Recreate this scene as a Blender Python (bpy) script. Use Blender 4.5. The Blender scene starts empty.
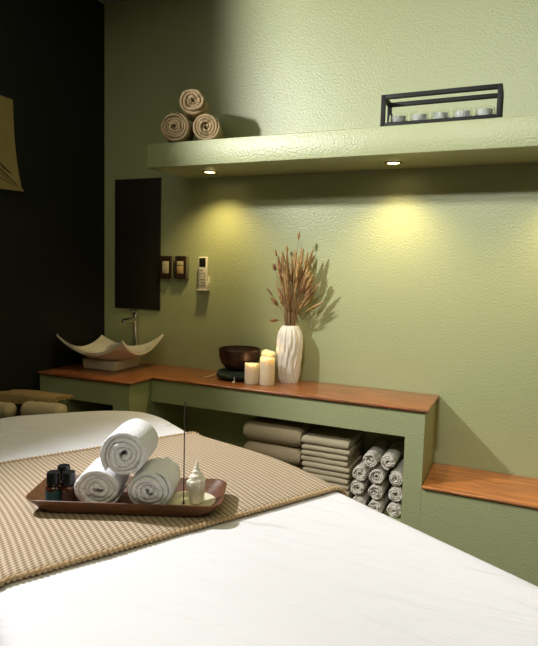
import bpy, bmesh, math, random
from mathutils import Vector, Matrix, noise
random.seed(7)
C = bpy.context.scene.collection
PI = math.pi

# ------------------------------------------------------------------ materials
def new_mat(name):
    m = bpy.data.materials.new(name); m.use_nodes = True
    nt = m.node_tree; b = nt.nodes['Principled BSDF']
    return m, nt, b
def mat(name, col, rough=.5, metal=0, bump=0, bscale=60, var=0, vscale=8, stretch=(1,1,1), coat=0, sss=0, spec=.5, trans=0, emit=None, estr=0, detail=3, bdist=.002):
    m, nt, b = new_mat(name)
    b.inputs['Base Color'].default_value = (*col, 1)
    b.inputs['Roughness'].default_value = rough
    b.inputs['Metallic'].default_value = metal
    b.inputs['Coat Weight'].default_value = coat
    b.inputs['Coat Roughness'].default_value = .15
    b.inputs['Specular IOR Level'].default_value = spec
    b.inputs['Transmission Weight'].default_value = trans
    if sss:
        b.inputs['Subsurface Weight'].default_value = sss
        b.inputs['Subsurface Radius'].default_value = (.012, .009, .006)
        b.inputs['Subsurface Scale'].default_value = 1
    if emit:
        b.inputs['Emission Color'].default_value = (*emit, 1)
        b.inputs['Emission Strength'].default_value = estr
    tc = nt.nodes.new('ShaderNodeTexCoord'); mp = nt.nodes.new('ShaderNodeMapping')
    mp.inputs['Scale'].default_value = stretch
    nt.links.new(tc.outputs['Object'], mp.inputs['Vector'])
    if bump:
        n = nt.nodes.new('ShaderNodeTexNoise'); n.inputs['Scale'].default_value = bscale; n.inputs['Detail'].default_value = detail
        bp = nt.nodes.new('ShaderNodeBump'); bp.inputs['Strength'].default_value = bump; bp.inputs['Distance'].default_value = bdist
        nt.links.new(mp.outputs[0], n.inputs['Vector']); nt.links.new(n.outputs['Fac'], bp.inputs['Height'])
        nt.links.new(bp.outputs[0], b.inputs['Normal'])
    if var:
        n = nt.nodes.new('ShaderNodeTexNoise'); n.inputs['Scale'].default_value = vscale; n.inputs['Detail'].default_value = 4
        r = nt.nodes.new('ShaderNodeValToRGB')
        r.color_ramp.elements[0].position = .3; r.color_ramp.elements[1].position = .7
        r.color_ramp.elements[0].color = (*[c*(1-var) for c in col], 1); r.color_ramp.elements[1].color = (*[min(1, c*(1+var)) for c in col], 1)
        nt.links.new(mp.outputs[0], n.inputs['Vector']); nt.links.new(n.outputs['Fac'], r.inputs[0]); nt.links.new(r.outputs[0], b.inputs['Base Color'])
    return m

M = {}
M['wall'] = mat('sage_wall_paint', (.38,.41,.21), .38, bump=.6, bscale=120, detail=3, bdist=.0035, spec=.5)
M['black_wall'] = mat('black_wall_paint', (.007,.008,.006), .7, bump=.3, bscale=60, spec=.25)
M['ceiling'] = mat('ceiling_paint', (.22,.21,.15), .8)
M['floor'] = mat('dark_floor', (.05,.035,.025), .5, var=.3, vscale=4)
M['wood'] = mat('polished_wood', (.27,.092,.030), .30, var=.55, vscale=7, stretch=(1.2,14,14), bump=.12, bscale=14, coat=.35)
M['ledge_wood'] = mat('ledge_wood', (.43,.155,.042), .35, var=.5, vscale=6, stretch=(1.0,16,16), bump=.15, bscale=14, coat=.3)
M['tray_wood'] = mat('tray_wood', (.13,.050,.021), .38, var=.4, vscale=10, stretch=(2,16,16), coat=.15)
M['white_terry'] = mat('white_terry', (.86,.855,.875), .95, bump=.8, bscale=190, detail=3, bdist=.004, spec=.1)
M['tan_terry'] = mat('tan_terry', (.42,.31,.17), .95, bump=.9, bscale=200, detail=2, bdist=.003, spec=.2)
M['grey_terry'] = mat('grey_terry', (.66,.61,.52), .95, bump=.9, bscale=300, detail=2, bdist=.003, spec=.2)
M['khaki'] = mat('khaki_cotton', (.46,.39,.255), .9, bump=.4, bscale=200, spec=.2)
M['khaki_blanket'] = mat('khaki_blanket', (.36,.285,.17), .92, bump=.5, bscale=160, spec=.2)
M['beige'] = mat('beige_cotton', (.50,.40,.25), .9, bump=.4, bscale=120, spec=.2)
M['ceramic'] = mat('glazed_ceramic', (.80,.73,.58), .16, coat=.3)
M['vase'] = mat('matte_ceramic', (.83,.79,.69), .55)
M['chrome'] = mat('chrome', (.75,.73,.68), .12, metal=1)
M['black_metal'] = mat('black_metal', (.010,.010,.008), .5, spec=.2)
M['mirror_panel'] = mat('dark_mirror_glass', (.020,.017,.011), .6, spec=.2)
M['mirror_edge'] = mat('dark_mirror_edge', (.03,.03,.02), .4)
M['bronze_bowl'] = mat('dark_bronze', (.055,.027,.018), .42, metal=.55, var=.4, vscale=30, bump=.3, bscale=60)
M['bowl_inside'] = mat('bowl_inside_bronze', (.10,.055,.03), .4, metal=.5)
M['cushion'] = mat('patterned_cushion', (.02,.035,.022), .8, var=.9, vscale=90, bump=.5, bscale=120)
M['cord'] = mat('cream_cord', (.65,.58,.42), .9)
M['wax'] = mat('ivory_wax', (.90,.78,.55), .5, sss=.8)
M['wick'] = mat('wick', (.03,.025,.02), .9)
M['tealight_wax'] = mat('tealight_wax', (.85,.85,.80), .5)
M['tin'] = mat('tealight_tin', (.85,.85,.82), .3)
M['dark_plate'] = mat('dark_switch_frame', (.035,.018,.010), .35)
M['plate_edge'] = mat('grey_switch_box', (.16,.16,.09), .5)
M['switch'] = mat('ivory_switch', (.58,.50,.32), .4)
M['switch_warm'] = mat('amber_switch', (.50,.36,.16), .4)
M['remote'] = mat('white_plastic', (.72,.68,.55), .4)
M['button'] = mat('grey_button', (.30,.25,.18), .5)
M['screen'] = mat('dark_screen', (.015,.018,.008), .2)
M['stem'] = mat('dried_stem', (.34,.20,.08), .8)
M['seed'] = mat('dried_seed_head', (.42,.27,.105), .95, var=.35, vscale=60, bump=.8, bscale=250)
M['seed_dark'] = mat('dried_dark_seed_head', (.27,.135,.06), .95, var=.35, vscale=60, bump=.8, bscale=250)
M['bottle_glass'] = mat('dark_amber_glass', (.05,.014,.005), .08, coat=.4)
M['amber'] = mat('amber_glass', (.085,.022,.008), .1, coat=.4)
M['label_teal'] = mat('teal_paper_label', (.02,.085,.10), .5)
M['label_brown'] = mat('brown_paper_label', (.07,.03,.022), .5)
M['black_cap'] = mat('black_plastic_cap', (.008,.008,.009), .35)
M['shell'] = mat('white_shell', (.82,.77,.64), .4, var=.06, vscale=40, bump=.35, bscale=60, sss=.15)
M['dish'] = mat('pearl_dish', (.72,.68,.50), .22, var=.10, vscale=30, coat=.3)
M['incense'] = mat('incense', (.05,.025,.022), .8)
M['lens'] = mat('downlight_lens', (1,.9,.6), .3, emit=(1,.80,.38), estr=14)
M['fill_lamp_white'] = mat('fill_lamp_lens', (1,1,.95), .3, emit=(.95,1,.88), estr=6)  # glowing lens of the added ceiling fill lamps
M['trim'] = mat('downlight_ring', (.26,.22,.12), .35, metal=.6)
M['vinyl'] = mat('brown_vinyl', (.05,.03,.02), .5)
M['table_wood'] = mat('table_leg_wood', (.12,.05,.025), .5, var=.3, vscale=8, stretch=(10,10,1))

# glass
m, nt, b = new_mat('clear_glass'); b.inputs['Roughness'].default_value = .02; b.inputs['Transmission Weight'].default_value = 1
b.inputs['IOR'].default_value = 1.35; b.inputs['Base Color'].default_value = (.93,.96,.92,1); M['glass'] = m

# sheet: faint weave and long soft creases
m, nt, b = new_mat('white_sheet'); M['sheet'] = m
b.inputs['Base Color'].default_value = (.80,.79,.825,1); b.inputs['Roughness'].default_value = .85; b.inputs['Specular IOR Level'].default_value = .2
tc = nt.nodes.new('ShaderNodeTexCoord')
def chain(scale_vec, rot, nscale, strength, dist, prev, dist_warp=0):
    mp = nt.nodes.new('ShaderNodeMapping'); mp.inputs['Scale'].default_value = scale_vec; mp.inputs['Rotation'].default_value = (0,0,rot)
    n = nt.nodes.new('ShaderNodeTexNoise'); n.inputs['Scale'].default_value = nscale; n.inputs['Detail'].default_value = 3; n.inputs['Distortion'].default_value = dist_warp
    bp = nt.nodes.new('ShaderNodeBump'); bp.inputs['Strength'].default_value = strength; bp.inputs['Distance'].default_value = dist
    nt.links.new(tc.outputs['Object'], mp.inputs[0]); nt.links.new(mp.outputs[0], n.inputs['Vector']); nt.links.new(n.outputs['Fac'], bp.inputs['Height'])
    if prev: nt.links.new(prev.outputs[0], bp.inputs['Normal'])
    return bp
p = chain((1,1,1), 0, 900, .1, .001, None)
p = chain((1.3,7,1), math.radians(38), 3.0, .6, .013, p, .6)
p = chain((1.2,9,1), math.radians(62), 2.2, .4, .010, p, .9)
nt.links.new(p.outputs[0], b.inputs['Normal'])

# knitted runner: ribs of knots, driven by UVs in metres
def knit(name, light, dark, ribs, knots):
    m, nt, b = new_mat(name)
    b.inputs['Roughness'].default_value = .95; b.inputs['Specular IOR Level'].default_value = .15
    tc = nt.nodes.new('ShaderNodeTexCoord'); sep = nt.nodes.new('ShaderNodeSeparateXYZ'); nt.links.new(tc.outputs['UV'], sep.inputs[0])
    def mth(op, a, bb=None):
        n = nt.nodes.new('ShaderNodeMath'); n.operation = op
        for k, s in enumerate((a, bb)):
            if s is None: continue
            if isinstance(s, (int, float)): n.inputs[k].default_value = s
            else: nt.links.new(s, n.inputs[k])
        return n.outputs[0]
    rib = mth('MULTIPLY_ADD', mth('COSINE', mth('MULTIPLY', sep.outputs[1], 2*PI/ribs)), .5); rib.node.inputs[2].default_value = .5
    kn = mth('MULTIPLY_ADD', mth('SINE', mth('ADD', mth('MULTIPLY', sep.outputs[0], 2*PI/knots), mth('MULTIPLY', sep.outputs[1], PI/ribs))), .5); kn.node.inputs[2].default_value = .5
    h = mth('ADD', mth('MULTIPLY', rib, .50), mth('MULTIPLY', kn, .50))
    r = nt.nodes.new('ShaderNodeValToRGB'); e = r.color_ramp.elements
    e[0].position = .10; e[0].color = (*dark, 1); e[1].position = .85; e[1].color = (*light, 1)
    nt.links.new(h, r.inputs[0]); nt.links.new(r.outputs[0], b.inputs['Base Color'])
    bp = nt.nodes.new('ShaderNodeBump'); bp.inputs['Strength'].default_value = .8; bp.inputs['Distance'].default_value = .0025
    nt.links.new(h, bp.inputs['Height']); nt.links.new(bp.outputs[0], b.inputs['Normal'])
    return m
M['runner'] = knit('knitted_runner', (.62,.51,.375), (.23,.155,.09), .0118, .0075)
M['runner_border'] = mat('knitted_border', (.47,.33,.18), .95, bump=.8, bscale=200, spec=.15)
M['woven_tan'] = knit('woven_tan_cloth', (.42,.29,.13), (.24,.155,.065), .012, .012)

# canvas with bamboo strokes (generic brush marks in UV)
m, nt, b = new_mat('painted_canvas'); M['canvas'] = m
b.inputs['Roughness'].default_value = .8
tc = nt.nodes.new('ShaderNodeTexCoord'); n = nt.nodes.new('ShaderNodeTexNoise'); n.inputs['Scale'].default_value = 3; n.inputs['Detail'].default_value = 5
r = nt.nodes.new('ShaderNodeValToRGB'); r.color_ramp.elements[0].color = (.21,.165,.048,1); r.color_ramp.elements[1].color = (.29,.225,.07,1)
nt.links.new(tc.outputs['UV'], n.inputs[0]); nt.links.new(n.outputs['Fac'], r.inputs[0]); nt.links.new(r.outputs[0], b.inputs['Base Color'])
M['ink'] = mat('dark_brush_ink', (.035,.03,.014), .8)
M['ink_red'] = mat('russet_brush_ink', (.12,.045,.02), .8)

# ------------------------------------------------------------------ helpers
def tag(o, label=None, cat=None, group=None, kind=None):
    if label: o['label'] = label
    if cat: o['category'] = cat
    if group: o['group'] = group
    if kind: o['kind'] = kind
    return o
def empty(name, loc=(0,0,0), rz=0, **k):
    o = bpy.data.objects.new(name, None); C.objects.link(o); o.location = loc; o.rotation_euler = (0,0,rz)
    o.empty_display_size = .05
    return tag(o, **k)
def link(name, bm, m, parent=None, smooth=True, loc=(0,0,0), rot=None, flatdeg=None):
    bmesh.ops.recalc_face_normals(bm, faces=bm.faces[:])
    me = bpy.data.meshes.new(name); bm.to_mesh(me); bm.free()
    me.materials.append(M[m])
    for p in me.polygons: p.use_smooth = smooth
    if smooth:
        try: me.set_sharp_from_angle(angle=math.radians(flatdeg or 50))
        except Exception: pass
    o = bpy.data.objects.new(name, me); C.objects.link(o)
    o.location = loc
    if rot: o.rotation_euler = rot
    if parent: o.parent = parent
    return o
def add_box(bm, x0, x1, y0, y1, z0, z1, bev=0, seg=2):
    r = bmesh.ops.create_cube(bm, size=1)
    vs = r['verts']
    bmesh.ops.scale(bm, verts=vs, vec=(x1-x0, y1-y0, z1-z0)); bmesh.ops.translate(bm, verts=vs, vec=((x0+x1)/2, (y0+y1)/2, (z0+z1)/2))
    if bev:
        es = list({e for v in vs for e in v.link_edges})
        bmesh.ops.bevel(bm, geom=es, offset=bev, segments=seg, affect='EDGES', profile=.5)
def box(name, m, x0, x1, y0, y1, z0, z1, bev=0, parent=None, seg=2, smooth=True):
    bm = bmesh.new(); add_box(bm, x0, x1, y0, y1, z0, z1, bev, seg); return link(name, bm, m, parent, smooth)
def add_lathe(bm, prof, n=32, c=(0,0,0), fn=None):
    rings = []
    for k, (r, z) in enumerate(prof):
        if r < 1e-6: rings.append([bm.verts.new((c[0], c[1], c[2]+z))]); continue
        ring = []
        for i in range(n):
            a = 2*PI*i/n; rr = r; zz = z
            if fn: rr, zz = fn(r, z, a)
            ring.append(bm.verts.new((c[0]+rr*math.cos(a), c[1]+rr*math.sin(a), c[2]+zz)))
        rings.append(ring)
    for A, B in zip(rings, rings[1:]):
        if len(A) == 1 and len(B) == 1: continue
        for i in range(n):
            j = (i+1) % n
            if len(A) == 1: bm.faces.new((A[0], B[i], B[j]))
            elif len(B) == 1: bm.faces.new((A[i], A[j], B[0]))
            else: bm.faces.new((A[i], A[j], B[j], B[i]))
def lathe(name, m, prof, n=32, parent=None, loc=(0,0,0), fn=None, **k):
    bm = bmesh.new(); add_lathe(bm, prof, n, fn=fn); return link(name, bm, m, parent, loc=loc, **k)
def add_tube(bm, pts, rad, n=8, cap=True):
    pts = [Vector(p) for p in pts]; rings = []
    up = Vector((0,0,1))
    for i, p in enumerate(pts):
        t = (pts[min(i+1, len(pts)-1)]-pts[max(i-1, 0)]).normalized()
        s = t.cross(up)
        if s.length < 1e-3: s = t.cross(Vector((0,1,0)))
        s.normalize(); u = s.cross(t)
        r = rad(i/(len(pts)-1)) if callable(rad) else rad
        rings.append([bm.verts.new(p+(s*math.cos(2*PI*k/n)+u*math.sin(2*PI*k/n))*r) for k in range(n)])
    for A, B in zip(rings, rings[1:]):
        for k in range(n): bm.faces.new((A[k], A[(k+1)%n], B[(k+1)%n], B[k]))
    if cap: bm.faces.new(rings[0][::-1]); bm.faces.new(rings[-1])
def smoothcurve(pts, n=8, closed=False):
    P = [Vector(p) for p in pts]; out = []; N = len(P)
    rng = range(N) if closed else range(N-1)
    for i in rng:
        g = (lambda k: P[k % N]) if closed else (lambda k: P[max(0, min(N-1, k))])
        a, b_, c, d = g(i-1), g(i), g(i+1), g(i+2)
        for k in range(n):
            t = k/n
            out.append(.5*((2*b_)+(c-a)*t+(2*a-5*b_+4*c-d)*t*t+(3*b_-3*c+d-a)*t**3))
    if not closed: out.append(P[-1])
    return out

# ------------------------------------------------------------------ room
def struct(name, m, *b, **k):
    o = box(name, m, *b, **k); o['kind'] = 'structure'; return o
RX, FY, H = 3.6, -3.8, 2.62
struct('wall_back', 'wall', -.12, RX+.12, 0, .12, 0, H)
struct('wall_left', 'black_wall', -.12, 0, FY, 0, 0, H)
struct('wall_right', 'black_wall', RX, RX+.12, FY, 0, 0, H)
struct('wall_front', 'black_wall', -.12, RX+.12, FY-.12, FY, 0, H)
struct('floor', 'floor', -.12, RX+.12, FY-.12, .12, -.1, 0)
struct('ceiling', 'ceiling', -.12, RX+.12, FY-.12, .12, H, H+.1)

# ------------------------------------------------------------------ built-in counter (painted masonry) and its wooden tops
ZC, D1, D2, XR, XS = .75, .313, .479, 1.797, .540
TW = .013
ob = .012
bt = ZC-TW
c = empty('built_in_counter', (0,0,0), label='sage green painted counter base with open niches beneath the long wooden worktop', cat='counter')
bm = bmesh.new()
bf = -(D1-ob); bs = -(D2-ob)
xsb = XS-ob; xrb = XR-ob
NF = .283
add_box(bm, xsb, xrb, bf, -.001, .6327, bt-.0005)
add_box(bm, 1.7127, xrb, bf, -.001, 0, .6327)
add_box(bm, xsb, 1.7127, bf, -.001, 0, NF)
link('niche_body', bm, 'wall', c, smooth=False)
bm = bmesh.new()
add_box(bm, .001, xsb, bs, -.001, .6352, bt-.0005)
add_box(bm, .001, .165, bs, -.001, 0, .6352)
add_box(bm, .437, xsb, bs, -.001, 0, .6352)
link('basin_cabinet_body', bm, 'wall', c, smooth=False)
box('niche_back', 'black_wall', .165, .437, -.02, -.001, 0, .6352, parent=c, smooth=False)

# wooden top: L-shaped with a rounded nose
def slab(name, outline, z0, z1, m, r=.006, **k):
    bm = bmesh.new()
    vs = [bm.verts.new((x, y, z0)) for x, y in outline]
    f = bm.faces.new(vs)
    e = bmesh.ops.extrude_face_region(bm, geom=[f]); nv = [v for v in e['geom'] if isinstance(v, bmesh.types.BMVert)]
    bmesh.ops.translate(bm, verts=nv, vec=(0,0,z1-z0))
    bmesh.ops.recalc_face_normals(bm, faces=bm.faces[:])
    bmesh.ops.bevel(bm, geom=[ed for ed in bm.edges if abs(ed.verts[0].co.z-ed.verts[1].co.z) < 1e-5], offset=r, segments=3, affect='EDGES', profile=.5)
    o = link(name, bm, m, **k); return o
o = slab('wooden_worktop', [(.001,-D2),(XS,-D2),(XS,-D1),(XR,-D1),(XR,-.001),(.001,-.001)], bt, ZC, 'wood', .0055)
tag(o, 'glossy reddish brown L-shaped wooden worktop under the basin, candles and vase', 'worktop')
ZL = .4527
o = box('low_plinth', 'wall', xrb+.0005, RX-.001, bf, -.001, 0, ZL-TW-.0005, smooth=False)
tag(o, 'low sage green plinth at right, flush with the counter front, under the lower wooden ledge', 'plinth')
o = slab('wooden_ledge', [(xrb+.002,-D1),(RX-.001,-D1),(RX-.001,-.001),(xrb+.002,-.001)], ZL-TW, ZL, 'ledge_wood', .0055)
tag(o, 'orange brown grained wooden ledge on the low plinth at the right, lower than the worktop', 'ledge')

# ------------------------------------------------------------------ wall shelf + downlights
ST, SB, DS, SX = 1.8097, 1.7052, .3267, .5128
sh = box('wall_shelf', 'wall', SX, RX-.001, -DS, -.001, SB, ST, .003)
tag(sh, 'thick sage green floating shelf high on the wall with downlights in its underside', 'shelf')
def downlight(name, x, y, z, r, label, grp, lens='lens', group_cat='downlight'):
    t = empty(name, (x, y, z), label=label, cat=group_cat, group=grp)
    lathe('trim_ring', 'trim', [(r*.72,-.001),(r*.80,-.005),(r,-.005),(r*1.06,-.002),(r*1.06,-.0002),(r*.7,-.0002)], 32, t)
    lathe('lens', lens, [(0,-.003),(r*.5,-.0035),(r*.72,-.002),(r*.72,-.0004)], 32, t)
    return t
for x, lab in ((.744, 'small round warm downlight under the shelf, below the rolled tan towels'),
               (1.589, 'small round warm downlight under the shelf, below the left end of the black candle frame'),
               (2.30, 'small round warm downlight under the shelf, beyond the right edge of the picture')):
    downlight('recessed_downlight', x, -.163, SB, .034, lab, 'warm downlights in the shelf underside')
    ld = bpy.data.lights.new('shelf_spot', 'SPOT'); ld.energy = 12; ld.color = (1,.76,.36)
    ld.spot_size = math.radians(125); ld.spot_blend = .9; ld.shadow_soft_size = .02
    lo = bpy.data.objects.new('shelf_spot', ld); C.objects.link(lo); lo.location = (x, -.163, SB-.012)

# ------------------------------------------------------------------ mirror, switches, remote
t = empty('dark_mirror', (.2208, 0, 1.035), label='tall narrow dark mirror panel fixed to the green wall above the basin', cat='mirror')
box('glass_panel', 'mirror_panel', -.1425, .1425, -.010, -.006, .002, .680, .001, t)
box('backing_board', 'mirror_edge', -.1458, .1458, -.0062, -.0005, 0, .682, 0, t)

def switch(x, z, w, h, lab, second):
    t = empty('wall_switch', (x, 0, z), label=lab, cat='switch', group='dark framed switches beside the mirror')
    box('back_box', 'plate_edge', -w/2+.006, w/2+.008, -.016, -.0005, -h/2+.001, h/2-.001, .002, t)
    bm = bmesh.new(); d0, d1 = -.024, -.016
    iw, ih = w*.30, h*.27
    add_box(bm, -w/2, -iw, d0, d1, -h/2, h/2, .001); add_box(bm, iw, w/2, d0, d1, -h/2, h/2, .001)
    add_box(bm, -iw, iw, d0, d1, ih, h/2, .001); add_box(bm, -iw, iw, d0, d1, -h/2, -ih, .001)
    link('cover_frame', bm, 'dark_plate', t)
    if second:
        box('rocker', 'switch', -iw, iw, -.025, -.016, ih*.32, ih, .001, t)['label'] = 'pale upper rocker'
        box('rocker', 'switch_warm', -iw, iw, -.024, -.016, -ih, ih*.28, .001, t)['label'] = 'amber lower rocker'
    else:
        box('rocker', 'switch', -iw, iw, -.025, -.016, -ih, ih, .001, t)
        bm = bmesh.new()
        for a, bb in ((-.006,.012),(.006,.012),(-.006,-.012),(.006,-.012)): add_box(bm, a-.0012, a+.0012, -.0256, -.0248, bb-.004, bb+.004)
        link('slots', bm, 'button', t)
    return t
switch(.412, 1.261, .066, .116, 'dark framed wall switch with an ivory centre, touching the mirror edge', False)
switch(.500, 1.262, .063, .116, 'dark framed wall switch with split pale and amber centre, between mirror and remote', True)
t = empty('remote_control', (.634, 0, 1.150), label='slim white remote control with black display in its wall holder beside the switches', cat='remote control')
box('casing', 'remote', -.024, .024, -.030, -.012, .008, .168, .004, t)
box('display', 'screen', -.018, .018, -.0312, -.0298, .118, .162, .0004, t)
bm = bmesh.new()
for r_ in range(6):
    for k in range(3):
        if (r_*3+k) % 7 == 3: continue
        add_box(bm, -.017+k*.0125, -.008+k*.0125, -.0315, -.0298, .022+r_*.0155, .0285+r_*.0155, .0004, 1)
link('buttons', bm, 'button', t)
bm = bmesh.new(); add_box(bm, -.028, .028, -.012, -.0005, 0, .07, .001); add_box(bm, -.028, .028, -.034, -.012, 0, .007, .001)
add_box(bm, .0245, .028, -.034, -.012, .006, .045, .0005)
link('wall_holder', bm, 'remote', t)

# ------------------------------------------------------------------ basin + faucet
t = empty('vessel_basin', (.215,-.205,ZC), label='cream ceramic square basin with upswept pointed corners, on the worktop beside the black wall', cat='basin')
bm = bmesh.new(); N = 28; hx, hy = .200, .165
def bz(u, v): return .050+.029*(u*u+v*v)+.050*(u*u*v*v)-.036*max(0,-u)**2*max(0,v)**2
def bxy(u, v):
    k = 1-.05*(1-abs(v)**2) if abs(u) > abs(v) else 1
    return u*hx*(1-.07*(1-v*v)*u*u), v*hy*(1-.07*(1-u*u)*v*v)
th = .014
G = {}
for lay in (0, 1):
    for i in range(N+1):
        for j in range(N+1):
            u, v = -1+2*i/N, -1+2*j/N; x, y = bxy(u, v); z = bz(u, v)
            if lay: z += th - .022*max(0, 1-(u*u+v*v))**.6*.9
            else: z -= .012*max(0, 1-(u*u+v*v)/1.0)
            G[lay,i,j] = bm.verts.new((x, y, z))
for i in range(N):
    for j in range(N):
        bm.faces.new((G[0,i,j], G[0,i,j+1], G[0,i+1,j+1], G[0,i+1,j])); bm.faces.new((G[1,i,j], G[1,i+1,j], G[1,i+1,j+1], G[1,i,j+1]))
for i in range(N):
    for A in (((i,0),(i+1,0)), ((i+1,N),(i,N)), ((0,i+1),(0,i)), ((N,i),(N,i+1))):
        (a, b_), (c_, d_) = A
        bm.faces.new((G[0,a,b_], G[0,c_,d_], G[1,c_,d_], G[1,a,b_]))
bowl = link('bowl', bm, 'ceramic', t, flatdeg=60)
bm = bmesh.new(); add_box(bm, -.098, .096, -.095, .10, .0005, .050, .006, 3)
for v in bm.verts:
    if v.co.z > .03: v.co.x *= 1.04; v.co.y *= 1.04
link('pedestal', bm, 'ceramic', t)
lathe('drain', 'chrome', [(0,.0465),(.016,.0468),(.021,.0455),(.022,.043)], 24, t)

fx, fy = .222, -.0185
t = empty('tall_faucet', (fx, fy, ZC), label='tall slim chrome faucet standing behind the cream basin', cat='faucet')
lathe('column', 'chrome', [(0,.0005),(.0165,.0005),(.0165,.006),(.0135,.010),(.0135,.250),(.0150,.254),(.0150,.260),(0,.260)], 24, t)
bm = bmesh.new(); add_tube(bm, [(0,-.008,.232),(0,-.05,.232),(0,-.090,.231),(0,-.104,.230)], .0115, 16); link('spout', bm, 'chrome', t)
bm = bmesh.new(); add_tube(bm, [(0,-.100,.232),(0,-.100,.218)], .010, 14); link('outlet', bm, 'chrome', t)
bm = bmesh.new(); add_tube(bm, [(0,0,.260),(0,0,.276)], .009, 12); add_tube(bm, [(0,.012,.276),(-.004,-.02,.278),(-.006,-.040,.280)], .0055, 10); link('lever', bm, 'chrome', t)

# ------------------------------------------------------------------ towels
def roll_mesh(R, L, turns=4.2, th_=None, seed=0, core=.10, squash=0, wav=1.0, n=None):
    """A rolled towel lying along +Y, front face at y=0, bottom at z=0."""
    rnd = random.Random(seed)
    n = n or int(turns*44)
    r0 = R*core; pitch = (R-r0)/turns
    t_ = th_ or pitch*.90
    bm = bmesh.new(); rings = []
    ph = [rnd.uniform(0, 6.28) for _ in range(6)]
    NA = 9
    for i in range(n+1):
        f = i/n; a = f*turns*2*PI; r = r0+(R-t_/2-r0)*f
        r *= 1+(.045*math.sin(2*a+ph[0])*(1-f)*1.6+.03*math.sin(3*a+ph[1])*(1-f))*wav
        tt = t_*(1-.0*f)
        if i > n-6: tt *= max(.25, (n-i)/6)
        yo = .0028*wav*(math.sin(a*1.3+ph[2])+math.sin(a*.37+ph[3])+.5*math.sin(a*3.1+ph[5])) + R*.10*(f-.5)*(1 if seed % 2 else -1)*.6
        prof = []
        # around the strip: outer surface front->back, inner back->front
        for k in range(NA):
            y = L*(0,.012,.03,.07,.5,.93,.97,.988,1)[k]; e = 0
            d = min(y, L-y)/(t_*.6)
            rr = tt/2*(1 if d >= 1 else math.sqrt(max(.0, 1-(1-d)**2))*.62+.36)
            prof.append((rr, y + (yo if k < NA/2 else -yo)))
        loop = [(r+p_, y) for p_, y in prof]+[(r-p_, y) for p_, y in reversed(prof)]
        ring = []
        for rr, y in loop:
            nz = noise.noise(Vector((rr*40*math.cos(a)+seed*3, rr*40*math.sin(a), y*25)))*.0022*wav
            yj = noise.noise(Vector((i*.33+seed, rr*90, 2.2)))*.0045*wav*(1 if y < L/2 else -1)*(1 if min(y, L-y) < .02 else 0)
            ring.append(bm.verts.new(((rr+nz)*math.cos(a), y+yj, (rr+nz)*math.sin(a)*(1-squash)+R*(1-squash))))
        rings.append(ring)
    m_ = len(rings[0])
    for A, B in zip(rings, rings[1:]):
        for k in range(m_): bm.faces.new((A[k], A[(k+1)%m_], B[(k+1)%m_], B[k]))
    bm.faces.new(rings[0]); bm.faces.new(rings[-1][::-1])
    return bm
def roll(name, m, R, L, loc, rz, label, group, seed, spin=0, cat='towel', **k):
    bm = roll_mesh(R, L, seed=seed, **k)
    if spin:
        bmesh.ops.rotate(bm, verts=bm.verts[:], cent=(0,0,R), matrix=Matrix.Rotation(spin, 3, 'Y'))
        lo = min(v.co.z for v in bm.verts)
    lo = min(v.co.z for v in bm.verts)
    bmesh.ops.translate(bm, verts=bm.verts[:], vec=(0,0,-lo))
    o = link(name, bm, m, loc=loc, rot=(0,0,rz), flatdeg=80)
    return tag(o, label, cat, group)

# three tan rolls on the shelf, faces turned towards the room
g = 'rolled tan towels on the shelf'
RZ = math.radians(24)
roll('rolled_towel', 'tan_terry', .0675, .17, (.668,-.345,ST+.0005), RZ, 'rolled tan towel at lower left of the shelf pyramid', g, 11, spin=2.2, turns=4.6)
roll('rolled_towel', 'tan_terry', .0655, .19, (.800,-.300,ST+.0005), RZ, 'rolled tan towel at lower right of the shelf pyramid', g, 12, spin=.6)
roll('rolled_towel', 'tan_terry', .0630, .17, (.740,-.315,ST+.113), RZ, 'rolled tan towel on top of the shelf pyramid', g, 14, spin=3.6, turns=3.6, wav=1.5)

# ------------------------------------------------------------------ candle frame on the shelf
fx0, fx1, fy0, fy1, fz0, fz1 = 1.565, 1.988, -.314, -.190, ST, ST+.118
t = empty('candle_frame', ((fx0+fx1)/2, (fy0+fy1)/2, ST), label='black metal open box frame holding glass tealights on the shelf', cat='candle holder')
W2, Dp, Hh, b_ = (fx1-fx0)/2, (fy1-fy0)/2, fz1-fz0, .0155
for sy in (-1, 1):
    for (z0, z1) in ((.0005, b_), (Hh-b_, Hh)):
        box('rail', 'black_metal', -W2+b_, W2-b_, (sy*Dp if sy < 0 else Dp-b_), (-Dp+b_ if sy < 0 else Dp), z0, z1, .0008, t)
    for sx in (-1, 1):
        box('post', 'black_metal', (-W2 if sx < 0 else W2-b_), (-W2+b_ if sx < 0 else W2), (-Dp if sy < 0 else Dp-b_), (-Dp+b_ if sy < 0 else Dp), .0005, Hh, .0008, t)
for sx in (-1, 1):
    for z0, z1 in ((.0005, b_), (Hh-b_, Hh)):
        box('end_bar', 'black_metal', (-W2 if sx < 0 else W2-b_), (-W2+b_ if sx < 0 else W2), -Dp+b_, Dp-b_, z0, z1, .0008, t)
box('base_plate', 'black_metal', -W2+b_, W2-b_, -Dp+b_, Dp-b_, .003, .008, 0, t)
ordn = ['leftmost', 'second from the left', 'middle', 'second from the right', 'rightmost']
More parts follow.
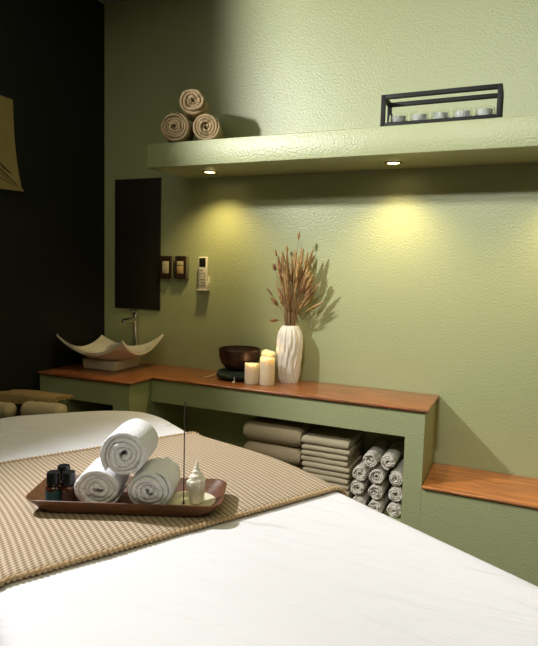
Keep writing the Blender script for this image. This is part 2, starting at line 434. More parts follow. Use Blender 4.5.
def tealight(loc, lab):
    t = empty('glass_tealight', loc, label=lab, cat='tealight', group='glass tealights in the black frame'); t.scale = (1.03,1.03,1.3)
    lathe('glass_cup', 'glass', [(0,.0003),(.024,.0003),(.031,.006),(.0345,.018),(.0325,.032),(.0305,.032),(.032,.018),(.029,.009),(.020,.005),(0,.005)], 28, t)
    lathe('tin_cup', 'tin', [(0,.006),(.0235,.006),(.026,.0265),(.0252,.0265),(.0245,.023),(0,.023)], 24, t)
    w = lathe('candle_wax', 'tealight_wax', [(0,.0235),(.0243,.0235),(.0245,.0255),(.018,.0262),(0,.0258)], 20, t)
    bm = bmesh.new(); add_tube(bm, [(0,0,.025),(.0005,0,.032),(.002,0,.036)], .0007, 6); link('wick', bm, 'wick', w)
for k in range(5):
    tealight((1.624+k*.0770, -.268, ST+.0085), 'small clear glass tealight, %s in the black frame' % ordn[k])

# ------------------------------------------------------------------ singing bowl, cushion, candles, vase
cbx, cby = .895, -.118
lathe('round_cushion', 'cushion', [(0,.012),(.04,.006),(.085,.001),(.103,.010),(.108,.022),(.100,.034),(.075,.0400),(.045,.0395),(0,.039)], 40, loc=(cbx,cby,ZC+.0005),
      fn=lambda r, z, a: (r*(1+.012*math.sin(12*a)), z))
cu = bpy.context.scene.objects['round_cushion'] if 'round_cushion' in bpy.context.scene.objects else bpy.data.objects['round_cushion']
tag(cu, 'dark green patterned round cushion beneath the bronze bowl', 'cushion')
bm = bmesh.new(); add_tube(bm, smoothcurve([(.028,-.1025,.022),(.030,-.106,.014),(.031,-.109,.006),(.032,-.113,.003)], 5), .0022, 6)
for k in range(7):
    a = -.6+k*.2
    add_tube(bm, [(.032,-.108,.007),(.032+.006*math.sin(a),-.113,.005),(.032+.014*math.sin(a),-.119-.003*math.cos(a),.0013)], .0012, 5)
link('tassel', bm, 'cord', cu)
bm = bmesh.new(); add_tube(bm, smoothcurve([(-.100,-.02,.024),(-.118,-.035,.010),(-.132,-.062,.003),(-.142,-.088,.003)], 6), .0018, 6); link('cord', bm, 'cord', cu)
t = empty('singing_bowl', (cbx, cby, ZC+.0412), label='dark bronze singing bowl resting on the round cushion beside the candles', cat='bowl')
lathe('outer_shell', 'bronze_bowl', [(0,0),(.045,.0),(.066,.010),(.086,.033),(.096,.062),(.098,.092),(.0995,.098),(.0975,.101),(.093,.100),(.092,.094)], 48, t)
lathe('inner_shell', 'bowl_inside', [(0,.007),(.044,.007),(.064,.017),(.082,.038),(.090,.064),(.0925,.095)], 48, t)
def candle(name, x, y, r, h, lab, seed):
    t = empty(name, (x, y, ZC), label=lab, cat='candle', group='ivory pillar candles beside the vase')
    def fn(rr, z, a):
        if z > h*.9: z += .0035*math.sin(2*a+seed)+.002*math.sin(3*a+seed*2)
        return rr*(1+.012*noise.noise(Vector((math.cos(a)*2, math.sin(a)*2, z*18+seed)))), z
    w = lathe('wax_body', 'wax', [(0,.0005),(r*.97,.0005),(r,.003),(r,h*.5),(r*.995,h*.92),(r*.985,h),(r*.93,h+.0015),(r*.86,h-.004),(r*.8,h-.012),(r*.4,h-.014),(0,h-.014)], 36, t, fn=fn)
    bm = bmesh.new(); add_tube(bm, [(0,0,h-.015),(.0005,0,h-.008),(.002,.001,h-.003)], .001, 6); link('wick', bm, 'wick', t)
    ld = bpy.data.lights.new('candle_glow', 'POINT'); ld.energy = .035; ld.color = (1,.76,.42); ld.shadow_soft_size = .004
    lo = bpy.data.objects.new('candle_glow', ld); C.objects.link(lo); lo.location = (x+.006, y-.006, ZC+h-.004)
candle('pillar_candle', 1.003, -.203, .0335, .090, 'short ivory pillar candle in front of the bronze bowl, lowest of three', 1.0)
candle('pillar_candle', 1.071, -.189, .0335, .118, 'ivory pillar candle nearest the vase, standing in front of the tallest one', 2.1)
candle('pillar_candle', 1.044, -.119, .033, .138, 'tallest ivory pillar candle, standing behind the two others', 3.3)

vx, vy = 1.131, -.076
def vfn(r, z, a):
    w = .0024*math.sin(14*a+3.2*math.sin(z*22)+z*10)+.0015*math.sin(23*a-z*26+1.5*math.sin(z*35))
    k = min(1, z/.02)*min(1, max(0, (.262-z))/.03)
    return r+w*k*1.25, z
prof = []
base = [(.041,.0005),(.043,.004),(.048,.05),(.053,.10),(.057,.15),(.058,.19),(.053,.225),(.043,.250),(.035,.261)]
cv = smoothcurve([(a, 0, b2) for a, b2 in base], 8)
prof = [(0,.0005)]+[(p.x, p.z) for p in cv]+[(.033,.2625),(.0305,.259),(.034,.245),(.04,.20),(.04,.10),(0,.03)]
va = lathe('ribbed_vase', 'vase', prof, 120, loc=(vx,vy,ZC), fn=vfn, flatdeg=80)
tag(va, 'tall cream ceramic vase with wavy carved ribs, standing on the worktop and holding dried grass', 'vase')

gr = empty('dried_grass_bunch', (vx, vy, ZC+.05), label='bunch of brown dried grasses with fluffy seed heads rising from the carved vase', cat='dried flowers')
rnd = random.Random(5)
def seed_head(P, d, L, R, m, parent):
    bm = bmesh.new(); n = 9; rows = 9
    d = d.normalized(); s = d.cross(Vector((0,1,.1))).normalized(); u = s.cross(d); rings = []
    for k in range(rows+1):
        f = k/rows; r = R*math.sin(PI*min(1, f*.92+.06))**.75
        ring = []
        for i in range(n):
            a = 2*PI*(i+.5*(k%2))/n; rr = r*(1+rnd.uniform(-.22, .28))
            ring.append(bm.verts.new(P+d*(L*f)+(s*math.cos(a)+u*math.sin(a))*rr))
        rings.append(ring)
    for A, B in zip(rings, rings[1:]):
        for i in range(n): bm.faces.new((A[i], A[(i+1)%n], B[(i+1)%n], B[i]))
    bm.faces.new(rings[0][::-1]); bm.faces.new(rings[-1])
    # fine bristles pointing along the head
    for k in range(26):
        f = rnd.uniform(.05,.95); a = rnd.uniform(0, 2*PI); q = P+d*(L*f)+(s*math.cos(a)+u*math.sin(a))*R*.7
        o = (s*math.cos(a)+u*math.sin(a))*R*rnd.uniform(.5,1.0)+d*L*rnd.uniform(.1,.22)
        w = d.cross(o).normalized()*.0006
        A = bm.verts.new(q-w); B = bm.verts.new(q+w); T = bm.verts.new(q+o); bm.faces.new((A, B, T))
    link('seed_head', bm, m, parent, smooth=False)
specs = []
for k in range(74):
    a = rnd.uniform(0, 2*PI); q = rnd.uniform(0, 1)**.55
    tx = .008+q*math.cos(a)*.070; ty = q*math.sin(a)*.040-.004; tz = rnd.uniform(.37,.545)-.05*q
    specs.append((tx, ty, tz, rnd.uniform(.06,.12), rnd.uniform(.0042,.0068), 'seed' if rnd.random() < .72 else 'seed_dark'))
specs += [(.030,-.01,.652,.036,.0062,'seed'), (-.070,-.02,.575,.030,.0058,'seed'), (-.066,-.035,.510,.032,.0085,'seed_dark'), (-.018,-.02,.590,.034,.0065,'seed'),
          (-.004,.0,.572,.026,.0058,'seed_dark'), (-.080,-.03,.395,.045,.0042,'seed_dark'), (-.052,-.03,.350,.05,.0085,'seed_dark'), (-.046,-.035,.285,.04,.0075,'seed_dark'), (.088,.01,.545,.04,.006,'seed'), (.080,-.02,.47,.05,.007,'seed'),
          (-.035,-.02,.545,.05,.0085,'seed'), (-.045,.0,.50,.05,.008,'seed')]
for tx, ty, tz, L, R, m_ in specs:
    aa = math.atan2(ty, tx); nb = min(.022, math.hypot(tx, ty)*.4)
    a0 = Vector((-.3*nb*math.cos(aa), -.3*nb*math.sin(aa), .0)); neck = Vector((nb*math.cos(aa), nb*math.sin(aa), .212)); top = Vector((tx, ty, tz-.05))
    mid = neck.lerp(top, .5)+Vector((-.10*tx, -.10*ty, .01))
    pts = smoothcurve([a0, neck, mid, top], 6)
    bm = bmesh.new(); add_tube(bm, pts, lambda f: .0015-.0006*f, 5)
    st = link('stalk', bm, 'stem', gr)
    seed_head(pts[-1], pts[-1]-pts[-3], L, R, m_, st)

# ------------------------------------------------------------------ niche contents
def folded(name, m, w, d, h, loc, rz, lab, grp, seed, cat, folds=1):
    """Folded cloth: a soft slab whose front edge is a rounded fold."""
    bm = bmesh.new(); nx, ny = 14, 12; r_ = random.Random(seed)
    prof = []  # closed profile in (y,z)
    K = 8
    for k in range(K+1): a = PI/2+PI*k/K; prof.append((h*.5*.9+math.cos(a)*h*.5*.9, h/2+math.sin(a)*h/2))       # front fold
    for k in range(1, ny): prof.append((h*.45+(d-h*.45)*k/ny, 0))
    prof.append((d, 0)); prof.append((d+.002, h*.5)); prof.append((d, h))
    for k in range(ny-1, 0, -1): prof.append((h*.45+(d-h*.45)*k/ny, h))
    rows = []
    for i in range(nx+1):
        f = i/nx; x = -w/2+w*f; e = min(f, 1-f)*w
        sq = 1 if e > h*.4 else .72+.28*math.sqrt(max(0, 1-(1-e/(h*.4))**2))
        row = []
        for (y, z) in prof:
            nn = noise.noise(Vector((x*14+seed*7, y*14, z*30)))
            row.append(bm.verts.new((x+nn*.0015, y+nn*.004+.0, max(0, h/2+(z-h/2)*sq+(nn*.05*h if z > h*.6 else 0)))))
        rows.append(row)
    n = len(prof)
    for A, B in zip(rows, rows[1:]):
        for k in range(n): bm.faces.new((A[k], B[k], B[(k+1)%n], A[(k+1)%n]))
    bm.faces.new(rows[0]); bm.faces.new(rows[-1][::-1])
    o = link(name, bm, m, loc=loc, rot=(0,0,rz), flatdeg=70); return tag(o, lab, cat, grp)
ords = ['topmost', 'second from top', 'third from top', 'fourth from top', 'fifth from top', 'sixth from top', 'seventh from top', 'eighth from top', 'ninth from top', 'tenth from top', 'eleventh from top', 'twelfth from top']
hs = [.096, .078, .070, .0685]
z = .6; tot = sum(hs); z = NF+tot
for k, h in enumerate(hs):
    z -= h
    folded('folded_blanket', 'khaki_blanket', .272-.004*k, .235, h-.002, (1.134+(0,.002,-.003,.001)[k], -.272, z+.0005), 0,
           'thick folded khaki blanket, %s of the wide pile' % ords[k], 'folded blankets in the counter niche', 30+k, 'blanket')
hs = [.036]+[.0246]*10; z = NF+sum(hs)
for k, h in enumerate(hs):
    z -= h
    folded('folded_towel', 'khaki', .205+.003*math.sin(k*2.1), .235, h-.0012, (1.376+.004*math.sin(k*1.7)+.0012*k, -.268+.002*math.sin(k*2.9), z+.0005), .01*math.sin(k*1.3),
           'thin folded khaki towel, %s in the neat middle pile' % ords[k], 'folded towels in the counter niche', 50+k, 'towel')
rr_ = .0333
rows = [(NF+.0005, [(1.532,'left'),(1.605,'centre'),(1.677,'right')], 'bottom'),
        (NF+.0655, [(1.526,'left'),(1.603,'centre'),(1.678,'right')], 'second lowest'),
        (NF+.1305, [(1.534,'left'),(1.605,'centre'),(1.677,'right')], 'second highest'),
        (NF+.1955, [(1.574,'left'),(1.645,'right')], 'top')]
q = 0
for z, xs, nm in rows:
    for x, side in xs:
        q += 1
        roll('rolled_hand_towel', 'grey_terry', rr_, .22, (x, -.272+.006*math.sin(q*2.3), z), 0,
             'rolled pale grey hand towel, %s one in the %s row' % (side, nm), 'rolled hand towels in the counter niche', 70+q, spin=q*1.9, turns=3.1, wav=1.0, core=.16)

# ------------------------------------------------------------------ massage table, sheet, runner
ZT = .70
OUT = [(2.42,-1.50),(2.158,-1.350),(1.93,-1.222),(1.707,-1.098),(1.58,-1.018),(1.446,-.952),(1.30,-.905),(1.14,-.858),(1.00,-.775),(.865,-.698),(.735,-.676),(.61,-.735),(.50,-.835),
       (.415,-.925),(.355,-1.02),(.325,-1.13),(.345,-1.245),(.45,-1.345),(.66,-1.455),(.87,-1.572),(1.09,-1.71),(1.30,-1.855),(1.53,-2.01),(1.75,-2.135),(1.98,-2.235),(2.10,-2.275),(2.20,-2.235),(2.30,-2.10),(2.46,-1.82),(2.52,-1.64),(2.50,-1.55)]
oc = [Vector((p.x, p.y)) for p in smoothcurve([(x, y, 0) for x, y in OUT], 10, closed=True)]
oc = oc[::-1]   # counter-clockwise check below
area = sum(a.x*b2.y-b2.x*a.y for a, b2 in zip(oc, oc[1:]+oc[:1]))/2
if area < 0: oc = oc[::-1]
NO = len(oc)
nor = []
for i in range(NO):
    t_ = (oc[(i+3) % NO]-oc[(i-3) % NO]).normalized(); nor.append(Vector((t_.y, -t_.x)))
def dist_in(P):
    best = 9; 
    for i in range(NO):
        a = oc[i]; b2 = oc[(i+1) % NO]; ab = b2-a; k = max(0, min(1, (P-a).dot(ab)/ab.length_squared)); q = a+ab*k
        dd = (P-q).length
        if dd < best: best = dd; s = ab.x*(P.y-a.y)-ab.y*(P.x-a.x)
    return best if s > 0 else -best
RE = .045
def topz(P):
    d = dist_in(P)
    if d >= RE: return ZT
    d = max(0, d); return ZT-(RE-math.sqrt(max(0, RE*RE-(RE-d)**2)))
mt = empty('massage_table', (1.4,-1.45,0), label='padded massage table with rounded head, fully draped in a white sheet', cat='massage table')
bm = bmesh.new(); ins = .012
lo_ = [bm.verts.new((p.x-n_.x*ins*2.5-1.4, p.y-n_.y*ins*2.5+1.45, .59)) for p, n_ in zip(oc, nor)]
mi_ = [bm.verts.new((p.x-n_.x*ins*1.2-1.4, p.y-n_.y*ins*1.2+1.45, .62)) for p, n_ in zip(oc, nor)]
m2_ = [bm.verts.new((p.x-n_.x*ins*1.2-1.4, p.y-n_.y*ins*1.2+1.45, ZT-.055)) for p, n_ in zip(oc, nor)]
hi_ = [bm.verts.new((p.x-n_.x*(RE+.012)-1.4, p.y-n_.y*(RE+.012)+1.45, ZT-.009)) for p, n_ in zip(oc, nor)]
for A, B in ((lo_, mi_), (mi_, m2_), (m2_, hi_)):
    for i in range(NO): bm.faces.new((A[i], A[(i+1)%NO], B[(i+1)%NO], B[i]))
bm.faces.new(lo_[::-1]); bm.faces.new(hi_)
link('cushion', bm, 'vinyl', mt)
for lx, ly in ((.68,-.92),(.72,-1.36),(2.2,-1.55),(1.98,-2.05)):
    box('leg', 'table_wood', lx-1.4-.03, lx-1.4+.03, ly+1.45-.03, ly+1.45+.03, .0005, .589, .004, mt)

# sheet: top from rings, then down the sides
bm = bmesh.new(); rings = []
cen = Vector((1.40,-1.46))
uvl = None
def nz(x, y): 
    return 0
prof_r = []
steps = [0.0,.02]
# inner rings by scaling toward a spine segment, so the middle stays well meshed
def spine(P):
    a, b2 = Vector((.80,-1.12)), Vector((2.10,-1.86)); ab = b2-a; k = max(0, min(1, (P-a).dot(ab)/ab.length_squared)); return a+ab*k
base_ring = [(p-n_*RE) for p, n_ in zip(oc, nor)]
for k in range(13):
    f = k/12.0
    rings.append([(q := spine(b_r).lerp(b_r, f)) and (q.x, q.y, ZT) for b_r in base_ring])
for k in range(1, 9):
    a = PI/2*k/8
    rings.append([(p.x-n_.x*(RE-RE*math.sin(a)), p.y-n_.y*(RE-RE*math.sin(a)), ZT-RE+RE*math.cos(a)) for p, n_ in zip(oc, nor)])
for k in range(1, 12):
    f = k/11
    rings.append([(p.x+n_.x*f*.012*math.sin(i*.22), p.y+n_.y*f*.012*math.sin(i*.22), ZT-RE-.30*f) for i, (p, n_) in enumerate(zip(oc, nor))])
VR = []
for R_ in rings:
    ring = []
    for (x, y, z) in R_:
        u_ = x*.87-y*.49; v_ = x*.49+y*.87
        w = noise.noise(Vector((u_*2.2+v_*2.0, v_*9-u_*3.2, 1.3)))*.0028+noise.noise(Vector((u_*3+5, v_*22-u_*7, 4.1)))*.0010
        ring.append(bm.verts.new((x, y, z+(w if z > ZT-.03 else 0))))
    VR.append(ring)
for A, B in zip(VR, VR[1:]):
    for i in range(NO): bm.faces.new((A[i], A[(i+1)%NO], B[(i+1)%NO], B[i]))
bmesh.ops.remove_doubles(bm, verts=bm.verts[:], dist=.0004)
sheet = link('table_sheet', bm, 'sheet', flatdeg=80)
tag(sheet, 'smooth white cotton sheet draped over the massage table, under the knitted runner', 'bed sheet')

# folded hem band near the head end
hp = smoothcurve([(.56,-1.335),(.52,-1.24),(.575,-1.11),(.66,-1.0),(.745,-.865),(.84,-.80),(.905,-.77)] and [(.55,-1.32,0),(.53,-1.22,0),(.575,-1.11,0),(.655,-1.005,0),(.75,-.875,0),(.86,-.80,0),(.97,-.82,0)], 10)
bm = bmesh.new(); rows2 = []
for i, p in enumerate(hp):
    t_ = (hp[min(i+1, len(hp)-1)]-hp[max(0, i-1)]).normalized(); n_ = Vector((t_.y, -t_.x, 0))
    row = []
    for k, (off, dz) in enumerate(((-.020,-.002),(-.017,.0012),(-.010,.0020),(.0,.0024),(.010,.0020),(.017,.0012),(.020,-.002))):
        q = p+n_*off; row.append(bm.verts.new((q.x, q.y, topz(Vector((q.x, q.y)))+dz)))
    rows2.append(row)
for A, B in zip(rows2, rows2[1:]):
    for k in range(6): bm.faces.new((A[k], A[k+1], B[k+1], B[k]))
link('hem_band', bm, 'sheet', sheet)

# runner
FA, FB = Vector((.742,-1.500)), Vector((1.275,-.600))      # far edge line (left -> right)
NA_, NB = Vector((1.235,-1.925)), Vector((1.745,-1.026))    # near edge line
def crossing(A, B):
    """arc path over the table along plan line A->B: list of (pos, length)"""
    K = 900; pts = []
    ins_ = [A.lerp(B, k/K) for k in range(K+1)]
    dd = [dist_in(p) for p in ins_]
    k0 = next(k for k in range(K+1) if dd[k] > 0.0005); k1 = max(k for k in range(K+1) if dd[k] > 0.0005)
    top = []
    for k in range(k0, k1+1, 3):
        p = ins_[k]; d = dd[k]; z = ZT if d >= RE else ZT-(RE-math.sqrt(max(0, RE*RE-(RE-d)**2)))
        top.append((p, d, z))
    out = []
    dirn = (B-A).normalized(); off = .009
    for h in (.22,.18,.14,.10,.07,.04,.02): out.append(Vector((*(ins_[k0]-dirn*off*1.5), ZT-RE-h)))
    for p, d, z in top:
        # offset along the rounded edge's normal
        if d < RE:
            e = 1 if (p-ins_[k1]).length < (p-ins_[k0]).length else -1
            c_ = (RE-d)/RE; q = p+dirn*e*off*c_; out.append(Vector((q.x, q.y, z+off*math.sqrt(max(0, 1-c_*c_)))))
        else: out.append(Vector((p.x, p.y, z+off*.9)))
    for h in (.02,.04,.07,.10,.14,.18,.22): out.append(Vector((*(ins_[k1]+dirn*off*1.5), ZT-RE-h)))
    return out
def resample(pts, n):
    L = [0]
    for a, b2 in zip(pts, pts[1:]): L.append(L[-1]+(b2-a).length)
    out = []; j = 0
    for k in range(n+1):
        s = L[-1]*k/n
        while j < len(L)-2 and L[j+1] < s: j += 1
        f = (s-L[j])/max(1e-9, L[j+1]-L[j]); out.append(pts[j].lerp(pts[j+1], min(1, f)))
    return out, L[-1]
NU, NV = 22, 150
grid = []; lens = []
for i in range(NU+1):
    f = i/NU
    P_, L_ = resample(crossing(FA.lerp(NA_, f), FB.lerp(NB, f)), NV)
    grid.append(P_); lens.append(L_)
bm = bmesh.new(); uvl = bm.loops.layers.uv.new('UVMap')
V1 = [[bm.verts.new(p) for p in row] for row in grid]
def face(vs, uvs):
    f_ = bm.faces.new(vs)
    for l, u in zip(f_.loops, uvs): l[uvl].uv = u
for i in range(NU):
    for j in range(NV):
        face((V1[i][j], V1[i+1][j], V1[i+1][j+1], V1[i][j+1]), [(i*.5/NU, j*1.25/NV), ((i+1)*.5/NU, j*1.25/NV), ((i+1)*.5/NU, (j+1)*1.25/NV), (i*.5/NU, (j+1)*1.25/NV)])
run = link('knitted_runner', bm, 'runner', flatdeg=80)
sm = run.modifiers.new('thickness', 'SOLIDIFY'); sm.thickness = .005; sm.offset = 0
tag(run, 'beige waffle knit runner laid across the white table sheet, under the wooden tray', 'table runner')
for row in (grid[0], grid[-1]):
    pts, L_ = resample(row, 620)
    bm = bmesh.new()
    cnt = [0]
    rings = []
    tot = 620
    add_tube(bm, [p+Vector((0,0,.001)) for p in pts], lambda f: .0052+.0018*math.sin(f*L_*2*PI/.0105), 8)
    link('braided_edge', bm, 'runner_border', run)

# ------------------------------------------------------------------ tray and its contents
TZ = ZT+.0125; TR = math.radians(23)
tx0, ty0 = 1.290, -1.452
def T(x, y, z=0): return (tx0+x*math.cos(TR)-y*math.sin(TR), ty0+x*math.sin(TR)+y*math.cos(TR), TZ+z)
def rrect(w, d, r, z, n=8):
    out = []
    for cx, cy, a0 in ((w/2-r, d/2-r, 0), (-w/2+r, d/2-r, PI/2), (-w/2+r, -d/2+r, PI), (w/2-r, -d/2+r, 1.5*PI)):
        for k in range(n+1): a = a0+PI/2*k/n; out.append((cx+r*math.cos(a), cy+r*math.sin(a), z))
    return out
bm = bmesh.new()
lays = [rrect(.368,.116,.030,0), rrect(.386,.126,.032,.001), rrect(.440,.164,.032,.032), rrect(.442,.166,.033,.0342), rrect(.438,.162,.032,.0350), rrect(.432,.156,.030,.0335), rrect(.380,.118,.028,.0055), rrect(.365,.108,.026,.0045)]
RV = [[bm.verts.new(p) for p in L_] for L_ in lays]; n = len(RV[0])
for A, B in zip(RV, RV[1:]):
    for k in range(n): bm.faces.new((A[k], A[(k+1)%n], B[(k+1)%n], B[k]))
bm.faces.new(RV[0][::-1]); bm.faces.new(RV[-1])
tr = link('serving_tray', bm, 'tray_wood', loc=T(0,0), rot=(0,0,TR), flatdeg=45)
tag(tr, 'long brown wooden tray with sloping rim, lying on the knitted runner', 'tray')
g = 'rolled white towels on the tray'
fl = .006
roll('rolled_towel', 'white_terry', .0565, .114, T(-.059,-.060,fl), TR-.0, 'rolled white towel at lower left of the tray, beside the dark bottles', g, 3, spin=0, turns=3.9, core=.12, wav=.95, squash=.10)
roll('rolled_towel', 'white_terry', .0565, .118, T(.055,-.060,fl), TR-.0, 'rolled white towel at lower right of the tray, beside the pearly dish', g, 5, spin=0, turns=4.2, core=.12, wav=.95, squash=.10)
roll('rolled_towel', 'white_terry', .0560, .120, T(.001,-.066,fl+.0840), TR-.03, 'rolled white towel resting on top of the two others on the tray', g, 4, spin=2.4, turns=4.0, core=.12, wav=.85)

def bottle(x, y, lab, glass, label_m, rz):
    t = empty('oil_bottle', T(x, y, fl-.0008), rz, label=lab, cat='bottle', group='small oil bottles on the tray')
    R = .0165; t.scale = (1.06,1.06,1.06)
    lathe('glass_body', glass, [(0,.0003),(R*.93,.0003),(R,.002),(R,.033),(R*.92,.0375),(R*.62,.0405),(R*.6,.044),(0,.044)], 28, t)
    lathe('paper_label', label_m, [(R+.0003,.006),(R+.0004,.006),(R+.0004,.031),(R+.0003,.031)], 28, t)
    lathe('cap', 'black_cap', [(0,.0435),(R*.86,.0435),(R*.88,.0475),(R*.82,.049),(R*.80,.067),(R*.74,.0695),(0,.0698)], 48, t, fn=lambda r, z, a: (r*(1+.025*math.cos(24*a)), z))
bottle(-.172, -.022, 'dark oil bottle with teal label, front left of the three on the tray', 'bottle_glass', 'label_teal', 0)
bottle(-.1375, -.018, 'oil bottle with reddish amber glass, nearest the rolled towels', 'amber', 'label_brown', 0)
bottle(-.164, .021, 'dark oil bottle standing behind the two others on the tray', 'bottle_glass', 'label_brown', 0)

dd_ = lathe('shell_dish', 'dish', [(0,.0003),(.028,.0003),(.042,.003),(.0545,.0090),(.0560,.0102),(.0540,.0104),(.040,.0050),(.02,.0035),(0,.0032)], 48, loc=T(.143,-.004,fl-.0012),
            fn=lambda r, z, a: (r*(1+.018*math.sin(5*a)), z+(.0015*math.sin(3*a) if r > .045 else 0)), flatdeg=70)
tag(dd_, 'shallow pearly cream dish on the tray, under the incense stick and white shell', 'dish')
bm = bmesh.new(); p0 = Vector(T(.127,-.014,fl+.0030)); 
add_tube(bm, [(0,0,0),(0,0,.08),(0,0,.24)], .0014, 8); add_tube(bm, [(0,0,0),(0,0,.004)], .003, 10)
o = link('incense_stick', bm, 'incense', loc=p0, rot=(math.radians(.6), math.radians(.3), 0)); tag(o, 'thin dark incense stick standing upright in the pearly dish', 'incense stick')
# white spiral shell, tip up
def shfn(r, z, a):
    f = z/.118; sp = (z*(95+260*max(0, z-.06)/.06)-a)/1.0
    k = .06 if z > .06 else .035
    w = math.sin(sp)
    return r*(1+1.5*k*w+.03*math.sin(7*a)*(1 if z < .075 else .3)), z*.87
pf = smoothcurve([(.0,0,.0005),(.013,0,.0008),(.0165,0,.008),(.019,0,.025),(.0215,0,.044),(.0225,0,.056),(.0195,0,.068),(.0135,0,.078),(.0095,0,.088),(.0058,0,.098),(.0026,0,.110),(.0,0,.117)], 6)
o = lathe('spiral_seashell', 'shell', [(max(0, p.x)*.95, p.z) for p in pf], 56, loc=T(.155,-.004,fl+.0030), fn=shfn, flatdeg=80)
tag(o, 'white spiral seashell standing tip up on the pearly dish', 'seashell')

# ------------------------------------------------------------------ behind the table head: small stool with towels
t = empty('side_stool', (.205,-.715,0), label='small brown stool between the table head and the black wall, under rolled towels', cat='stool')
box('stool_top', 'vinyl', -.175, .150, -.115, .115, .565, .595, .005, t)
for sx in (-1,1):
    for sy in (-1,1): box('leg', 'table_wood', sx*.13-.014, sx*.13+.014, sy*.09-.014, sy*.09+.014, .0005, .565, .003, t)
def soft_roll(L, R):
    bm = bmesh.new(); pr = []
    for k in range(17):
        f = k/16; x = -L/2+L*f; e = min(f, 1-f)*L
        r = R*(1 if e > R*.7 else .35+.65*math.sqrt(max(0, 1-(1-e/(R*.7))**2)))
        pr.append((x, r))
    rings = []
    for x, r in pr:
        ring = []
        for i in range(28):
            a = 2*PI*i/28; q = r*(1+.06*noise.noise(Vector((x*18, math.cos(a)*1.4, math.sin(a)*1.4)))+.05*math.cos(2*a))
            ring.append(bm.verts.new((x, q*math.cos(a), R+q*math.sin(a))))
        rings.append(ring)
    for A, B in zip(rings, rings[1:]):
        for i in range(28): bm.faces.new((A[i], A[(i+1)%28], B[(i+1)%28], B[i]))
    bm.faces.new(rings[0][::-1]); bm.faces.new(rings[-1]); return bm
o = link('rolled_face_towel', soft_roll(.20,.041), 'beige', loc=(.262,-.700,.5955), rot=(0,0,math.radians(11))); tag(o, 'plump beige rolled towel nearer the counter, beneath the woven tan cloth', 'towel', 'beige rolled towels on the stool')
o = link('rolled_face_towel', soft_roll(.115,.038), 'beige', loc=(.088,-.765,.5955), rot=(0,0,math.radians(11))); tag(o, 'beige rolled towel against the black wall at the far left edge', 'towel', 'beige rolled towels on the stool')
bm = bmesh.new(); uvl = bm.loops.layers.uv.new('UVMap'); nx, ny = 30, 14; top = []; bot = []
for i in range(nx+1):
    rt, rb = [], []
    for j in range(ny+1):
        f, g_ = i/nx, j/ny
        x = .010+.285*f; y = -.742+.125*f*.55+.115*g_
        z = .6815+.004*math.sin(f*5)+.003*math.sin(g_*6)
        dr = .010+.022*(math.sin(PI*min(1, f*1.15))**1.0)*(1-f)*1.5
        rt.append(bm.verts.new((x, y, z+.012*(1 if 0 < j < ny else .5)))); rb.append(bm.verts.new((x, y+(0), z-(dr if j < 3 else .004))))
    top.append(rt); bot.append(rb)
def f2(vs):
    ff = bm.faces.new(vs)
    for l in ff.loops: l[uvl].uv = (l.vert.co.x, l.vert.co.y+l.vert.co.z)
for i in range(nx):
    for j in range(ny):
        f2((top[i][j], top[i+1][j], top[i+1][j+1], top[i][j+1])); f2((bot[i][j], bot[i][j+1], bot[i+1][j+1], bot[i+1][j]))
    f2((top[i][0], bot[i][0], bot[i+1][0], top[i+1][0])); f2((top[i][ny], top[i+1][ny], bot[i+1][ny], bot[i][ny]))
for j in range(ny):
    f2((top[0][j], top[0][j+1], bot[0][j+1], bot[0][j])); f2((top[nx][j], bot[nx][j], bot[nx][j+1], top[nx][j+1]))
o = link('woven_cloth', bm, 'woven_tan', flatdeg=60); tag(o, 'tan woven cloth folded flat on top of the beige rolled towels', 'cloth')

# ------------------------------------------------------------------ canvas on the black wall
bm = bmesh.new(); uvl = bm.loops.layers.uv.new('UVMap'); nx, nz_ = 24, 24; lay = [[], []]
y_r0, y_l = -.606, -1.10
def cvp(f, g_):
    # f: 0 left .. 1 right edge, g_: 0 bottom .. 1 top
    yr = -.612+.016*(1-g_)**2+(.010 if g_ < .04 else 0)
    y = y_l+(yr-y_l)*f; z = 1.580+(1.972-1.580)*g_ - .012*(1-f)*0
    lift = .008+.030*max(0, f-.6)**2*(1-g_)**3*6+.006*math.sin(f*7)*(1-g_)
    return Vector((lift, y, z))
for s in (0, 1):
    for i in range(nx+1):
        lay[s].append([bm.verts.new(cvp(i/nx, j/nz_)+Vector((.003*s, 0, 0))) for j in range(nz_+1)])
def f3(vs):
    ff = bm.faces.new(vs)
    for l in ff.loops: l[uvl].uv = (l.vert.co.y*2, l.vert.co.z*2)
for i in range(nx):
    for j in range(nz_):
        for s in (0, 1): f3((lay[s][i][j], lay[s][i+1][j], lay[s][i+1][j+1], lay[s][i][j+1]))
    for j in (0, nz_): f3((lay[0][i][j], lay[0][i+1][j], lay[1][i+1][j], lay[1][i][j]))
for j in range(nz_):
    for i in (0, nx): f3((lay[0][i][j], lay[0][i][j+1], lay[1][i][j+1], lay[1][i][j]))
cv_ = link('wall_hanging', bm, 'canvas'); tag(cv_, 'ochre cloth hanging with dark brush strokes and a curling lower corner, on the black wall', 'wall hanging')
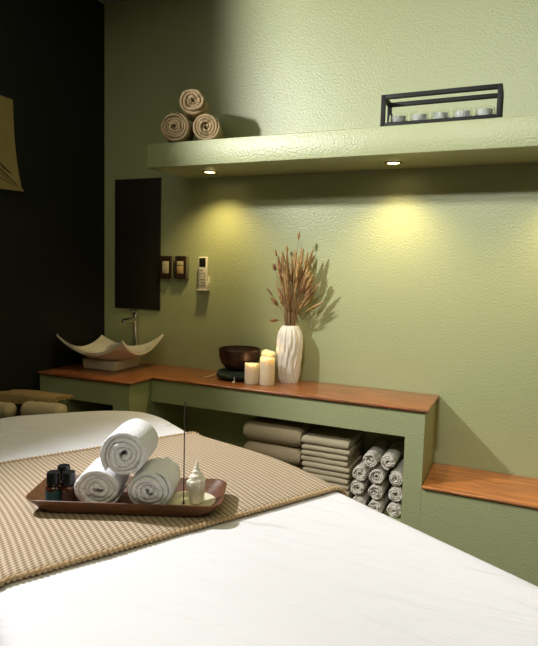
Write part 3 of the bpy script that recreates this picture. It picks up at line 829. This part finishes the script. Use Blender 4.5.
def stroke(pts, w, m_):
    bm = bmesh.new(); P_ = smoothcurve([(a, bb, 0) for a, bb in pts], 10); rows = []
    for i, p in enumerate(P_):
        t_ = (P_[min(i+1, len(P_)-1)]-P_[max(0, i-1)]).normalized(); n_ = Vector((-t_.y, t_.x, 0)); k = math.sin(PI*min(1, (i+.6)/(len(P_))))**.6*w
        row = []
        for s in (-1, 1):
            q = p+n_*k*s; a = cvp(max(0, min(1, q.x)), max(0, min(1, q.y))); row.append(bm.verts.new(a+Vector((.0036, 0, 0))))
        rows.append(row)
    for A, B in zip(rows, rows[1:]): bm.faces.new((A[0], A[1], B[1], B[0]))
    o = link('brush_stroke', bm, m_, cv_, smooth=False)
stroke([(.55,.62),(.70,.36),(.84,.20),(.97,.06)], .010, 'ink')
stroke([(.60,.40),(.75,.25),(.90,.10),(.985,.03)], .006, 'ink_red')
stroke([(.78,.34),(.86,.24),(.93,.18)], .012, 'ink')
stroke([(.60,.26),(.76,.16),(.92,.06)], .006, 'ink')

# ------------------------------------------------------------------ lights
def added_fill_lamp(x, y, lab):  # unseen fittings added to go with the two fill spots
    downlight('added_fill_lamp', x, y, H, .06, lab, 'added ceiling fill lamps', 'fill_lamp_white', 'lamp')
added_fill_lamp(2.35, -2.55, 'round white fill lamp, added out of view above the foot of the massage table')
def spot(name, loc, target, energy, col, size, blend, soft):
    ld = bpy.data.lights.new(name, 'SPOT'); ld.energy = energy; ld.color = col; ld.spot_size = math.radians(size); ld.spot_blend = blend; ld.shadow_soft_size = soft
    lo = bpy.data.objects.new(name, ld); C.objects.link(lo); lo.location = loc
    lo.rotation_euler = (Vector(target)-Vector(loc)).to_track_quat('-Z', 'Y').to_euler(); return lo
KEY = (.16,-1.62,2.30)
t = empty('track_lamp', (0, KEY[1], KEY[2]), label='small black track lamp on the black wall, outside the picture', cat='lamp')
bm = bmesh.new(); add_tube(bm, [(.001,0,.0),(.05,0,.0)], .012, 12); add_tube(bm, [(.05,0,.0),(.145,.0,-.0)], .05, 20); link('lamp_head', bm, 'black_metal', t)
lk = spot('key_spot', (KEY[0]+.01, KEY[1], KEY[2]), (KEY[0]+1, KEY[1]-.05, KEY[2]+.05), 200, (.98,.975,1), 154, .30, .05)
spot('added_fill_spot', (2.35,-2.55,H-.03), (1.85,-1.6,.7), 8, (1,.98,.97), 66, .9, .10)  # fill added to brighten the sheet in the foreground
spot('added_fill_spot', (1.75,-2.75,H-.03), (2.7,0,1.35), 190, (.98,.98,1), 78, 1, .10)  # fill added to even out the right part of the back wall
added_fill_lamp(1.75, -2.75, 'round white fill lamp, added out of view above the middle of the room, turned to the green wall')
ld = bpy.data.lights.new('room_fill', 'AREA'); ld.energy = 11; ld.color = (1,.93,.52); ld.shape = 'RECTANGLE'; ld.size = 1.6; ld.size_y = 1.6
lo = bpy.data.objects.new('room_fill', ld); C.objects.link(lo); lo.location = (2.3,-2.6,H-.02)
w = bpy.data.worlds.new('World'); bpy.context.scene.world = w; w.use_nodes = True
w.node_tree.nodes['Background'].inputs[0].default_value = (.5,.55,.5,1); w.node_tree.nodes['Background'].inputs[1].default_value = .05

# ------------------------------------------------------------------ camera
cd = bpy.data.cameras.new('camera'); cam = bpy.data.objects.new('camera', cd); C.objects.link(cam)
yaw, pit, rol = [math.radians(a) for a in (23.8432,-5.3869,1.5341)]
fw = Vector((-math.sin(yaw)*math.cos(pit), math.cos(yaw)*math.cos(pit), math.sin(pit)))
rt = Vector((math.cos(yaw), math.sin(yaw), 0)); up = rt.cross(fw)
rt2 = rt*math.cos(rol)+up*math.sin(rol); up2 = -rt*math.sin(rol)+up*math.cos(rol)
mw = Matrix((( rt2.x, up2.x, -fw.x, 2.0996),(rt2.y, up2.y, -fw.y, -2.5101),(rt2.z, up2.z, -fw.z, 1.2669),(0,0,0,1)))
cam.matrix_world = mw
cd.sensor_fit = 'HORIZONTAL'; cd.sensor_width = 36; cd.lens = 573.7*36/538; cd.clip_start = .01
S = bpy.context.scene; S.camera = cam
S.view_settings.view_transform = 'Standard'; S.view_settings.look = 'None'; S.view_settings.gamma = 1; S.view_settings.exposure = .2; S.view_settings.use_curve_mapping = False
